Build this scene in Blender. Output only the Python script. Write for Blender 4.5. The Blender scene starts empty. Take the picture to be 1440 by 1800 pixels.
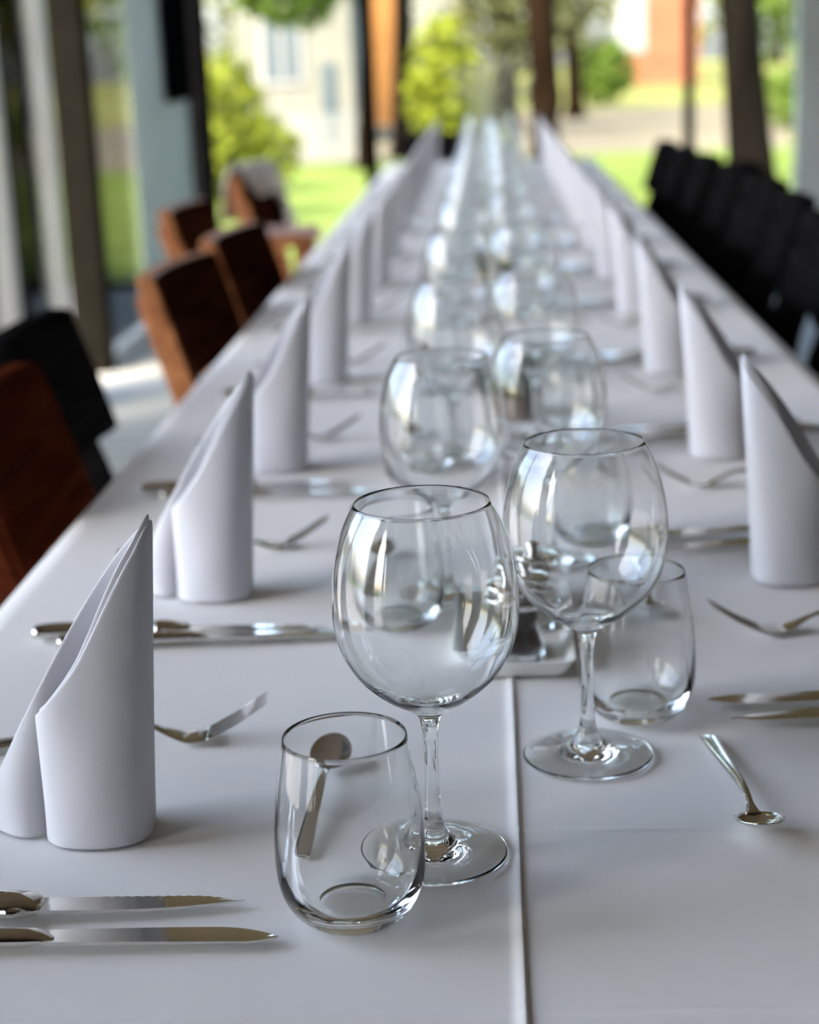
import bpy, math, random
from mathutils import Vector, Matrix
random.seed(11)
PI = math.pi
S = bpy.context.scene
COL = S.collection

# ------------------------------------------------------------------ camera
TZ = 0.75                                   # table height
CAM_Z = TZ + 0.46
pitch, yaw, roll = math.radians(14.91), math.radians(3.08), 0.040
fwd = Vector((-math.sin(yaw) * math.cos(pitch), math.cos(yaw) * math.cos(pitch), -math.sin(pitch)))
right = Vector((math.cos(yaw), math.sin(yaw), 0))
up = right.cross(fwd)
cam = bpy.data.cameras.new('camera')
cam.sensor_fit = 'HORIZONTAL'
cam.sensor_width = 36
cam.lens = 3000 / 1440 * 36
cam.clip_start, cam.clip_end = 0.05, 600
cam.dof.use_dof = True
cam.dof.focus_distance = 0.98
cam.dof.aperture_fstop = 6.8
camo = bpy.data.objects.new('camera', cam)
COL.objects.link(camo)
ix = right * math.cos(roll) - up * math.sin(roll)
iy = up * math.cos(roll) + right * math.sin(roll)
camo.matrix_world = Matrix(((ix.x, iy.x, -fwd.x, 0), (ix.y, iy.y, -fwd.y, 0), (ix.z, iy.z, -fwd.z, CAM_Z), (0, 0, 0, 1)))
S.camera = camo

# ------------------------------------------------------------------ sky, sun, exposure
W = bpy.data.worlds.new('sky')
S.world = W
W.use_nodes = True
wt = W.node_tree
wt.nodes.clear()
sky = wt.nodes.new('ShaderNodeTexSky')
sky.sky_type = 'NISHITA'
sky.sun_disc = False
sky.sun_elevation = math.radians(46)
sky.sun_rotation = math.radians(-144)
sky.air_density = 0.9
sky.ozone_density = 1.4
sky.dust_density = 4.0
bg = wt.nodes.new('ShaderNodeBackground')
bg.inputs['Strength'].default_value = 1.5
wo = wt.nodes.new('ShaderNodeOutputWorld')
wt.links.new(sky.outputs[0], bg.inputs[0])
wt.links.new(bg.outputs[0], wo.inputs[0])

sl = bpy.data.lights.new('sun', 'SUN')
sl.energy = 1.35
sl.color = (1.0, 0.90, 0.74)
sl.angle = math.radians(0.6)
so = bpy.data.objects.new('sun', sl)
COL.objects.link(so)
sd = Vector((0.45, 0.62, -0.95)).normalized()        # travels towards +x, +y and down
so.rotation_euler = sd.to_track_quat('-Z', 'Y').to_euler()

vs = S.view_settings
vs.view_transform = 'Standard'
vs.look = 'None'
vs.exposure = 0.38
vs.gamma = 1
vs.use_curve_mapping = False

cy = S.cycles
cy.use_denoising = True
cy.denoiser = 'OPENIMAGEDENOISE'
cy.caustics_refractive = True
cy.caustics_reflective = True
cy.max_bounces = 22
cy.transmission_bounces = 20
cy.glossy_bounces = 8
cy.diffuse_bounces = 5
cy.transparent_max_bounces = 24
cy.sample_clamp_indirect = 6
cy.use_adaptive_sampling = True
cy.adaptive_threshold = 0.015
cy.blur_glossy = 0.3

# ------------------------------------------------------------------ materials
def nodes(name):
    m = bpy.data.materials.new(name)
    m.use_nodes = True
    t = m.node_tree
    return m, t, t.nodes['Principled BSDF']

def mat(name, col, rough=0.6, metal=0.0, spec=0.5, noise=0.0, scale=8.0, bump=0.0, bscale=60.0, stretch=(1, 1, 1), coat=0.0):
    m, t, p = nodes(name)
    p.inputs['Base Color'].default_value = (*col, 1)
    p.inputs['Roughness'].default_value = rough
    p.inputs['Metallic'].default_value = metal
    p.inputs['Specular IOR Level'].default_value = spec
    p.inputs['Coat Weight'].default_value = coat
    tc = t.nodes.new('ShaderNodeTexCoord')
    mp = t.nodes.new('ShaderNodeMapping')
    mp.inputs['Scale'].default_value = stretch
    t.links.new(tc.outputs['Object'], mp.inputs[0])
    if noise:
        n = t.nodes.new('ShaderNodeTexNoise')
        n.inputs['Scale'].default_value = scale
        n.inputs['Detail'].default_value = 5
        t.links.new(mp.outputs[0], n.inputs['Vector'])
        r = t.nodes.new('ShaderNodeValToRGB')
        r.color_ramp.elements[0].position = 0.3
        r.color_ramp.elements[1].position = 0.7
        r.color_ramp.elements[0].color = (*[c * (1 - noise) for c in col], 1)
        r.color_ramp.elements[1].color = (*[min(1, c * (1 + noise)) for c in col], 1)
        t.links.new(n.outputs['Fac'], r.inputs[0])
        t.links.new(r.outputs[0], p.inputs['Base Color'])
    if bump:
        n = t.nodes.new('ShaderNodeTexNoise')
        n.inputs['Scale'].default_value = bscale
        n.inputs['Detail'].default_value = 3
        t.links.new(mp.outputs[0], n.inputs['Vector'])
        b = t.nodes.new('ShaderNodeBump')
        b.inputs['Strength'].default_value = bump
        b.inputs['Distance'].default_value = 0.002
        t.links.new(n.outputs['Fac'], b.inputs['Height'])
        t.links.new(b.outputs[0], p.inputs['Normal'])
    return m

def fabric(name, col, weave=900.0, soft=9.0, sheen=0.2, soft_d=0.0015, trans=0.0):
    m, t, p = nodes(name)
    p.inputs['Base Color'].default_value = (*col, 1)
    p.inputs['Roughness'].default_value = 0.85
    p.inputs['Specular IOR Level'].default_value = 0.25
    p.inputs['Sheen Weight'].default_value = sheen
    tc = t.nodes.new('ShaderNodeTexCoord')
    w1 = t.nodes.new('ShaderNodeTexWave'); w1.bands_direction = 'X'; w1.inputs['Scale'].default_value = weave
    w2 = t.nodes.new('ShaderNodeTexWave'); w2.bands_direction = 'Y'; w2.inputs['Scale'].default_value = weave * 0.9
    for w_ in (w1, w2):
        w_.inputs['Distortion'].default_value = 0.6
        t.links.new(tc.outputs['Object'], w_.inputs['Vector'])
    ad = t.nodes.new('ShaderNodeMath'); ad.operation = 'ADD'
    t.links.new(w1.outputs['Fac'], ad.inputs[0]); t.links.new(w2.outputs['Fac'], ad.inputs[1])
    b1 = t.nodes.new('ShaderNodeBump'); b1.inputs['Strength'].default_value = 0.25; b1.inputs['Distance'].default_value = 0.0002
    t.links.new(ad.outputs[0], b1.inputs['Height'])
    n = t.nodes.new('ShaderNodeTexNoise'); n.inputs['Scale'].default_value = soft; n.inputs['Detail'].default_value = 3
    t.links.new(tc.outputs['Object'], n.inputs['Vector'])
    b2 = t.nodes.new('ShaderNodeBump'); b2.inputs['Strength'].default_value = 0.7; b2.inputs['Distance'].default_value = soft_d
    t.links.new(n.outputs['Fac'], b2.inputs['Height']); t.links.new(b1.outputs[0], b2.inputs['Normal'])
    t.links.new(b2.outputs[0], p.inputs['Normal'])
    if trans:
        tr = t.nodes.new('ShaderNodeBsdfTranslucent'); tr.inputs[0].default_value = (*col, 1)
        mx = t.nodes.new('ShaderNodeMixShader'); mx.inputs[0].default_value = trans
        t.links.new(p.outputs[0], mx.inputs[1]); t.links.new(tr.outputs[0], mx.inputs[2])
        t.links.new(mx.outputs[0], t.nodes['Material Output'].inputs[0])
    return m

def wood(name, dark, light, rough=0.35, stretch=(14, 1.2, 14), coat=0.3, scale=2.5):
    m, t, p = nodes(name)
    tc = t.nodes.new('ShaderNodeTexCoord')
    mp = t.nodes.new('ShaderNodeMapping'); mp.inputs['Scale'].default_value = stretch
    n = t.nodes.new('ShaderNodeTexNoise'); n.inputs['Scale'].default_value = scale; n.inputs['Detail'].default_value = 8; n.inputs['Distortion'].default_value = 0.8
    r = t.nodes.new('ShaderNodeValToRGB')
    r.color_ramp.elements[0].position = 0.32; r.color_ramp.elements[0].color = (*dark, 1)
    r.color_ramp.elements[1].position = 0.7; r.color_ramp.elements[1].color = (*light, 1)
    t.links.new(tc.outputs['Object'], mp.inputs[0]); t.links.new(mp.outputs[0], n.inputs['Vector'])
    t.links.new(n.outputs['Fac'], r.inputs[0]); t.links.new(r.outputs[0], p.inputs['Base Color'])
    p.inputs['Roughness'].default_value = rough
    p.inputs['Coat Weight'].default_value = coat
    p.inputs['Coat Roughness'].default_value = 0.2
    p.inputs['Specular IOR Level'].default_value = 0.25 if coat > 0 else 0.0
    if coat == 0: p.inputs['Roughness'].default_value = 1.0
    return m

def glass(name, col=(1, 1, 1), ior=1.5):
    m = bpy.data.materials.new(name); m.use_nodes = True
    t = m.node_tree; t.nodes.clear()
    g = t.nodes.new('ShaderNodeBsdfGlass'); g.inputs['Color'].default_value = (*col, 1)
    g.inputs['Roughness'].default_value = 0.0; g.inputs['IOR'].default_value = ior
    o = t.nodes.new('ShaderNodeOutputMaterial'); t.links.new(g.outputs[0], o.inputs[0])
    return m

def pane_glass(name, tint=(0.97, 0.97, 0.95)):
    m = bpy.data.materials.new(name); m.use_nodes = True
    t = m.node_tree; t.nodes.clear()
    tr = t.nodes.new('ShaderNodeBsdfTransparent'); tr.inputs[0].default_value = (*tint, 1)
    gl = t.nodes.new('ShaderNodeBsdfGlossy'); gl.inputs['Roughness'].default_value = 0.02
    fr = t.nodes.new('ShaderNodeFresnel'); fr.inputs['IOR'].default_value = 1.45
    mx = t.nodes.new('ShaderNodeMixShader')
    o = t.nodes.new('ShaderNodeOutputMaterial')
    t.links.new(fr.outputs[0], mx.inputs[0]); t.links.new(tr.outputs[0], mx.inputs[1]); t.links.new(gl.outputs[0], mx.inputs[2])
    t.links.new(mx.outputs[0], o.inputs[0])
    return m

def planks(name, c1, c2, gap, width, rough, along_x=True):
    m, t, p = nodes(name)
    tc = t.nodes.new('ShaderNodeTexCoord')
    mp = t.nodes.new('ShaderNodeMapping')
    if not along_x:
        mp.inputs['Rotation'].default_value = (0, 0, PI / 2)
    b = t.nodes.new('ShaderNodeTexBrick')
    b.inputs['Scale'].default_value = 1.0
    b.inputs['Brick Width'].default_value = 1.8
    b.inputs['Row Height'].default_value = width
    b.inputs['Mortar Size'].default_value = 0.006
    b.inputs['Color1'].default_value = (*c1, 1); b.inputs['Color2'].default_value = (*c2, 1); b.inputs['Mortar'].default_value = (*gap, 1)
    t.links.new(tc.outputs['Object'], mp.inputs[0]); t.links.new(mp.outputs[0], b.inputs['Vector'])
    t.links.new(b.outputs['Color'], p.inputs['Base Color'])
    p.inputs['Roughness'].default_value = rough
    return m

M = {}
M['cloth'] = fabric('white_damask', (0.80, 0.795, 0.785), 700, 5, 0.1, 0.004)
M['napkin'] = fabric('white_napkin_cotton', (0.78, 0.79, 0.84), 1100, 14, 0.25, 0.0015, trans=0.12)
M['glass'] = glass('clear_glass', (0.995, 1.0, 0.998))
M['steel'] = mat('polished_steel', (0.66, 0.64, 0.60), 0.10, 1.0, bump=0.04, bscale=25)
M['chrome'] = mat('chrome', (0.80, 0.79, 0.77), 0.05, 1.0)
M['pane'] = pane_glass('window_pane_glass')
M['frame_grey'] = mat('grey_aluminium', (0.55, 0.56, 0.53), 0.45, 0.0, noise=0.06)
M['post_dark'] = mat('dark_brown_metal', (0.0065, 0.006, 0.0045), 0.8, noise=0.15, spec=0.0)
M['post_black'] = mat('black_metal', (0.006, 0.006, 0.006), 0.8, noise=0.2, spec=0.0)
M['pier'] = mat('blue_grey_paint', (0.55, 0.62, 0.63), 0.6, noise=0.08, scale=3)
M['blind'] = mat('black_blind', (0.003, 0.0035, 0.004), 0.9, spec=0.0, noise=0.2)
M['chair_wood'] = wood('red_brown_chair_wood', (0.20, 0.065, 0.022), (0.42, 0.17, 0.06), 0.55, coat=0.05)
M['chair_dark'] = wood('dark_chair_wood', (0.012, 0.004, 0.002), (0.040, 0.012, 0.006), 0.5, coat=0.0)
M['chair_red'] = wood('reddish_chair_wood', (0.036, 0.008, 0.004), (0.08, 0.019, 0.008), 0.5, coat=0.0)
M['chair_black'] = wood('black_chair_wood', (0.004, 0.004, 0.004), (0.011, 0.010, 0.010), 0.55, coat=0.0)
M['table_wood'] = wood('table_wood', (0.10, 0.05, 0.03), (0.2, 0.1, 0.06))
M['floor'] = planks('pale_deck_boards', (0.36, 0.36, 0.31), (0.30, 0.31, 0.27), (0.10, 0.10, 0.09), 0.145, 0.6)
M['ceiling'] = planks('wooden_ceiling_boards', (0.34, 0.25, 0.16), (0.30, 0.215, 0.135), (0.1, 0.07, 0.04), 0.12, 0.5, False)
M['plaster'] = mat('beige_plaster', (0.12, 0.095, 0.07), 0.85, noise=0.06)
M['porcelain'] = mat('white_porcelain', (0.80, 0.82, 0.80), 0.12, coat=0.5)
M['pepper'] = mat('peppercorns', (0.035, 0.02, 0.014), 0.6, noise=0.6, scale=300)
M['salt'] = mat('coarse_salt', (0.75, 0.73, 0.68), 0.6, noise=0.1, scale=300)
M['leaf_lime'] = mat('lime_leaves', (0.13, 0.155, 0.012), 0.6, noise=0.35, scale=3, spec=0.06)
M['leaf_green'] = mat('green_leaves', (0.075, 0.12, 0.016), 0.6, noise=0.4, scale=3, spec=0.06)
M['leaf_dark'] = mat('olive_leaves', (0.075, 0.08, 0.028), 0.6, noise=0.4, scale=3, spec=0.06)
M['leaf_pale'] = mat('pale_spring_leaves', (0.13, 0.14, 0.06), 0.6, noise=0.3, scale=3, spec=0.06)
M['herb'] = mat('herb_leaves', (0.055, 0.09, 0.03), 0.5, noise=0.5, scale=30)
M['straw'] = mat('dried_grass', (0.45, 0.46, 0.30), 0.8, noise=0.25, scale=20)
M['bark'] = mat('brown_bark', (0.011, 0.0065, 0.0035), 0.9, noise=0.4, scale=5, bump=0.5, bscale=12, stretch=(1, 1, 0.25), spec=0.0)
M['bark_dark'] = mat('dark_bark', (0.006, 0.005, 0.0038), 0.9, noise=0.4, scale=5, bump=0.5, bscale=12, stretch=(1, 1, 0.25), spec=0.0)
M['lawn'] = mat('lawn_grass', (0.115, 0.155, 0.035), 0.9, noise=0.25, scale=1.2, spec=0.0)
M['dry'] = mat('dry_gravel_ground', (0.145, 0.127, 0.085), 0.95, noise=0.18, scale=0.8, spec=0.0)
M['meadow'] = mat('pale_meadow_grass', (0.15, 0.155, 0.05), 0.95, noise=0.22, scale=0.25, spec=0.0)
M['terrace'] = mat('stone_terrace', (0.30, 0.29, 0.27), 0.9, noise=0.12, scale=2, spec=0.06)
M['white_wall'] = mat('cream_render', (0.15, 0.152, 0.122), 0.85, noise=0.08, scale=1, spec=0.06)
M['brick'] = mat('orange_brick', (0.22, 0.090, 0.048), 0.9, noise=0.2, scale=2, spec=0.0)
M['orange'] = mat('ochre_render', (0.26, 0.125, 0.04), 0.85, noise=0.15, scale=1, spec=0.0)
M['roof'] = mat('dark_roof', (0.09, 0.08, 0.08), 0.8, noise=0.2, spec=0.06)
M['win_white'] = mat('white_window_paint', (0.22, 0.22, 0.20), 0.5)
M['win_dark'] = mat('dark_window_glass', (0.05, 0.07, 0.08), 0.1)
M['pot'] = mat('terracotta', (0.12, 0.06, 0.04), 0.8, noise=0.2, scale=20)
M['car'] = mat('dark_grey_car_paint', (0.06, 0.065, 0.07), 0.25, coat=0.6)
M['jacket'] = fabric('cream_cotton', (0.62, 0.57, 0.50), 500, 10, 0.2)

# ------------------------------------------------------------------ mesh helpers
class MB:
    def __init__(s): s.v = []; s.f = []
    def add(s, vs_, fs):
        o = len(s.v)
        s.v += [tuple(v) for v in vs_]
        s.f += [tuple(i + o for i in f) for f in fs]
    def box(s, x0, y0, z0, x1, y1, z1, M_=None):
        vs_ = [Vector((x, y, z)) for z in (z0, z1) for y in (y0, y1) for x in (x0, x1)]
        if M_: vs_ = [M_ @ v for v in vs_]
        s.add(vs_, [(0, 2, 3, 1), (4, 5, 7, 6), (0, 1, 5, 4), (2, 6, 7, 3), (0, 4, 6, 2), (1, 3, 7, 5)])
    def loft(s, rings, cap=True, closed=True):
        n = len(rings[0]); o = []
        for r in rings: o += r
        fs = []
        for i in range(len(rings) - 1):
            for j in range(n if closed else n - 1):
                a = i * n + j; b = i * n + (j + 1) % n
                fs.append((a, b, b + n, a + n))
        if cap and closed:
            fs.append(tuple(reversed(range(n))))
            fs.append(tuple((len(rings) - 1) * n + j for j in range(n)))
        s.add(o, fs)
    def tube(s, pts, radii, n=10):
        rings = []
        P = [Vector(p) for p in pts]
        for i, p in enumerate(P):
            d = (P[min(i + 1, len(P) - 1)] - P[max(i - 1, 0)]).normalized()
            a = d.cross(Vector((0, 0, 1)))
            if a.length < 1e-3: a = Vector((1, 0, 0))
            a.normalize(); b = d.cross(a).normalized()
            r = radii[i] if isinstance(radii, (list, tuple)) else radii
            rings.append([p + (a * math.cos(2 * PI * k / n) + b * math.sin(2 * PI * k / n)) * r for k in range(n)])
        s.loft(rings)
    def revolve(s, prof, n=64, c=(0, 0, 0)):
        rings = []; idx = []; o = len(s.v)
        for (r, z) in prof:
            if r < 1e-6:
                idx.append([len(s.v)]); s.v.append((c[0], c[1], c[2] + z))
            else:
                idx.append(list(range(len(s.v), len(s.v) + n)))
                s.v += [(c[0] + r * math.cos(2 * PI * k / n), c[1] + r * math.sin(2 * PI * k / n), c[2] + z) for k in range(n)]
        for a, b in zip(idx, idx[1:]):
            for k in range(n):
                k2 = (k + 1) % n
                if len(a) == 1 and len(b) == 1: continue
                if len(a) == 1: s.f.append((a[0], b[k2], b[k]))
                elif len(b) == 1: s.f.append((a[k], a[k2], b[0]))
                else: s.f.append((a[k], a[k2], b[k2], b[k]))
    def build(s, name, m, parent=None, smooth=False, bevel=0.0, sub=0, solid=0.0, auto=False, label=None):
        me = bpy.data.meshes.new(name)
        me.from_pydata(s.v, [], s.f); me.validate()
        me.materials.append(m)
        o = bpy.data.objects.new(name, me); COL.objects.link(o)
        if smooth:
            me.polygons.foreach_set('use_smooth', [True] * len(me.polygons))
        if solid:
            md = o.modifiers.new('solid', 'SOLIDIFY'); md.thickness = solid; md.offset = 0
        if bevel:
            md = o.modifiers.new('bevel', 'BEVEL'); md.width = bevel; md.segments = 3; md.limit_method = 'ANGLE'
        if sub:
            md = o.modifiers.new('sub', 'SUBSURF'); md.levels = sub; md.render_levels = sub
        if parent: o.parent = parent
        if label: o['label'] = label
        return o

def catmull(pts, k=5):
    P = [Vector((*p, 0)) if len(p) == 2 else Vector(p) for p in pts]
    P = [2 * P[0] - P[1]] + P + [2 * P[-1] - P[-2]]
    out = []
    for i in range(1, len(P) - 2):
        for j in range(k):
            t = j / k
            a, b, c, d = P[i - 1:i + 3]
            out.append(0.5 * ((2 * b) + (c - a) * t + (2 * a - 5 * b + 4 * c - d) * t * t + (-a + 3 * b - 3 * c + d) * t ** 3))
    out.append(P[-2])
    return out
def cprof(pts, k=5):
    return [(max(0.0, v.x), v.y) for v in catmull(pts, k)]

def tag(o, label, cat, group=None, kind=None):
    o['label'] = label; o['category'] = cat
    if group: o['group'] = group
    if kind: o['kind'] = kind
    return o
def empty(name, loc=(0, 0, 0), rz=0.0):
    o = bpy.data.objects.new(name, None); COL.objects.link(o)
    o.location = loc; o.rotation_euler = (0, 0, rz); o.empty_display_size = 0.05
    return o
def struct(o):
    o['kind'] = 'structure'; return o
def copy_tree(o, parent=None):
    c = o.copy(); COL.objects.link(c); c.parent = parent
    for ch in list(o.children): copy_tree(ch, c)
    return c

# ------------------------------------------------------------------ room shell
WX, EY, RX, BY, CZ = -1.62, 9.7, 2.7, -3.6, 2.75
b = MB(); b.box(WX - 0.5, BY, -0.08, RX, EY + 0.35, 0.0)
struct(b.build('floor', M['floor']))
b = MB(); b.box(-1.78, BY - 0.2, CZ, RX + 0.3, EY + 0.6, CZ + 0.12)
struct(b.build('ceiling', M['ceiling']))
b = MB(); b.box(RX, BY, 0, RX + 0.15, EY - 0.1, CZ)
struct(b.build('wall_right', M['plaster']))
b = MB(); b.box(-1.7, BY - 0.15, 0, RX + 0.15, BY, CZ)
struct(b.build('wall_back', M['plaster']))
# glazed left side: bays between uprights of different make
wn = 0
def bay_left(y0, y1):
    global wn
    wn += 1
    w = empty('window_%d' % wn, (WX, (y0 + y1) / 2, 0)); w['kind'] = 'structure'
    h = (y1 - y0) / 2
    f = MB()
    f.box(-0.025, -h, 0.0, 0.025, h, 0.06); f.box(-0.025, -h, CZ - 0.1, 0.025, h, CZ)
    f.build('window_frame', M['frame_grey'], w)
    g = MB(); g.box(-0.003, -h, 0.06, 0.003, h, CZ - 0.1)
    g.build('window_pane', M['pane'], w)
tn = 0
def upright(x0, y0, x1, y1, m, z1=CZ, z0=0.0):
    global tn
    tn += 1
    q = MB(); q.box(x0, y0, z0, x1, y1, z1)
    return struct(q.build('trim_%d' % tn, m, bevel=0.004))
q = MB(); q.box(WX - 0.06, -3.6, 0, WX + 0.04, -0.96, CZ); struct(q.build('wall_left', M['plaster']))
q = MB(); q.box(WX - 0.06, 0.14, 0, WX + 0.04, 0.42, CZ); struct(q.build('wall_left', M['plaster']))
ys = [-0.92, -0.41, 0.10]
for y in ys: upright(WX - 0.04, y - 0.03, WX + 0.04, y + 0.03, M['frame_grey'])
for a, c in zip(ys, ys[1:]): bay_left(a + 0.03, c - 0.03)
ys = [0.46, 1.55, 2.75, 4.3, 5.62]
for y in ys: upright(WX - 0.04, y - 0.03, WX + 0.04, y + 0.03, M['frame_grey'])
for a, c in zip(ys, ys[1:]): bay_left(a + 0.03, c - 0.03)
upright(WX - 0.05, 5.80, WX + 0.01, 5.88, M['post_black'])
bay_left(5.88, 6.28)
upright(WX - 0.07, 6.28, WX + 0.03, 6.36, M['frame_grey'])
upright(WX - 0.05, 6.40, WX + 0.0, 6.46, M['post_black'])
upright(WX - 0.10, 6.88, WX + 0.04, 7.0, M['post_dark'])
bay_left(7.0, 7.92)
upright(WX - 0.05, 7.92, WX + 0.0, 9.45, M['pier'])
upright(WX - 0.12, 9.55, WX + 0.08, 9.75, M['post_black'])
bl = MB()
for k in range(10):
    yy = 9.0 + 0.3 * math.sin(k) * 0
bl.box(WX + 0.012, 8.75, 1.06, WX + 0.03, 9.44, CZ - 0.08)
blind = tag(empty('roller_blind', (0, 0, 0)), 'black roller blind half lowered against the blue-grey pier at the left corner', 'blind')
bl.build('blind_fabric', M['blind'], blind)
bb = MB(); bb.tube([(WX + 0.05, 8.72, CZ - 0.07), (WX + 0.05, 9.46, CZ - 0.07)], 0.035, 12); bb.build('roller', M['post_black'], blind, smooth=True)
bb = MB(); bb.box(WX + 0.006, 8.75, 1.04, WX + 0.036, 9.44, 1.062); bb.build('bottom_bar', M['post_black'], blind)
# glazed far end
for x0, x1, m in ((-0.685, -0.615, M['post_black']), (1.075, 1.125, M['post_black']), (1.68, 1.92, M['pier'])):
    upright(x0, EY - 0.1, x1, EY, m)
for x0, x1 in ((-1.55, -0.685), (-0.615, 1.075), (1.125, 1.68), (1.92, RX)):
    wn += 1
    w = empty('window_%d' % wn, ((x0 + x1) / 2, EY - 0.05, 0)); w['kind'] = 'structure'
    h = (x1 - x0) / 2
    f = MB(); f.box(-h, -0.025, 0, h, 0.025, 0.04); f.box(-h, -0.025, CZ - 0.1, h, 0.025, CZ); f.build('window_frame', M['post_black'], w)
    g = MB(); g.box(-h, -0.003, 0.04, h, 0.003, CZ - 0.1); g.build('window_pane', M['pane'], w)

# ------------------------------------------------------------------ grounds outside
def ground(name, x0, y0, x1, y1, z, m, label, cat):
    q = MB(); q.box(x0, y0, z - 0.05, x1, y1, z)
    o = q.build(name, m); tag(o, label, cat, kind='structure')
    return o
ground('ground_lawn', -60, EY + 0.36, 60, 21.5, -0.02, M['lawn'], 'sunlit green lawn just beyond the far windows', 'lawn')
ground('ground_gravel', -60, 21.5, 60, 38, -0.02, M['dry'], 'pale tan gravel strip beyond the lawn', 'gravel')
ground('ground_meadow', -90, 38, 90, 160, -0.02, M['meadow'], 'pale yellow green meadow beyond the gravel', 'meadow')
ground('ground_terrace', -14, -12, WX - 0.5, EY + 0.36, -0.02, M['terrace'], 'stone terrace outside the left windows', 'terrace')
ground('ground_side_lawn', -60, -40, -14, EY + 0.36, -0.02, M['lawn'], 'lawn beyond the terrace on the left', 'lawn')

# ------------------------------------------------------------------ table and cloth
TL, TR, TN, TF = -0.445, 0.455, 0.42, 7.75
t = tag(empty('dining_table', (0, 0, 0)), 'long dining table hidden under the white tablecloth', 'table')
b = MB(); b.box(TL + 0.006, TN + 0.006, TZ - 0.032, TR - 0.006, TF - 0.006, TZ - 0.003); b.build('tabletop', M['table_wood'], t)
for y in (0.75, 2.75, 4.85, 7.4):
    b = MB(); b.box(-0.04, y - 0.04, 0.05, 0.05, y + 0.04, TZ - 0.032); b.box(-0.075, y - 0.2, 0, 0.085, y + 0.2, 0.05); b.build('leg', M['table_wood'], t, bevel=0.004)
# cloth: a grid folded over the edges, with the pressed creases raised in the mesh
def crease(x, y):
    z = 0.0
    d = x - 0.0075
    if abs(d) < 0.012:
        z += 0.0022 * math.exp(-(d / (0.0045 if d < 0 else 0.0011)) ** 2)
    for yc, side in ((0.955, 1), (0.752, 0), (1.62, 0), (2.36, 0), (3.2, 0), (4.1, 0), (5.0, 0), (6.0, 0)):
        e = y - yc - 0.004 * math.sin(x * 9 + yc)
        if abs(e) < 0.02 and (side == 0 or x > 0.008):
            z += 0.0009 * math.exp(-(e / 0.0028) ** 2)
    return z
def spaced(a, b, step, marks, near, fine_step):
    out = [a + (b - a) * i / round((b - a) / step) for i in range(round((b - a) / step) + 1)]
    out = [v for v in out if min(abs(v - m_) for m_ in marks) > near or v in (out[0], out[-1])]
    for m_ in marks:
        k = round(near / fine_step)
        out += [m_ + i * fine_step for i in range(-k, k + 1)]
    return sorted(set(round(v, 5) for v in out))
creases = (0.955, 0.752, 1.62, 2.36, 3.2, 4.1, 5.0, 6.0)
xs = spaced(TL, TR, 0.02, (0.0075,), 0.010, 0.0006)
yl = spaced(TN, TF, 0.02, creases, 0.018, 0.0018)
hem = [0.006, 0.03, 0.1, 0.2, 0.29]
cols = [(TL, h) for h in reversed(hem)] + [(xx, 0) for xx in xs] + [(TR, h) for h in hem]
vs_ = []; fs = []
for y in yl:
    for k, (xx, h) in enumerate(cols):
        if h:
            s_ = -1 if xx < 0 else 1
            off = 0.004 * min(1, h / 0.02) + 0.012 * math.sin(y * 11 + s_) * (h / 0.29) ** 1.3 + 0.006 * (h / 0.29)
            vs_.append((xx + s_ * off, y, TZ - h + 0.004))
        else:
            vs_.append((xx, y, TZ + crease(xx, y) + 0.0004 * math.sin(xx * 21 + y * 7) * (1 if y > 0.5 else 0)))
nc = len(cols)
for i in range(len(yl) - 1):
    for k in range(nc - 1):
        a = i * nc + k
        fs.append((a, a + 1, a + 1 + nc, a + nc))
for (row, sgn) in ((0, -1), (len(yl) - 1, 1)):
    prev = [row * nc + len(hem) + k for k in range(len(xs))]
    for h in hem:
        st = len(vs_)
        for k, xx in enumerate(xs):
            vs_.append((xx, yl[row] + sgn * (0.004 + 0.01 * math.sin(xx * 12) * h / 0.29), TZ - h + 0.004))
        cur = list(range(st, st + len(xs)))
        for k in range(len(xs) - 1):
            fs.append((prev[k], prev[k + 1], cur[k + 1], cur[k]) if sgn < 0 else (prev[k], cur[k], cur[k + 1], prev[k + 1]))
        prev = cur
b = MB(); b.add(vs_, fs)
tag(b.build('tablecloth', M['cloth'], smooth=True), 'white pressed tablecloth with a centre crease over the long table', 'tablecloth')

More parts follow.
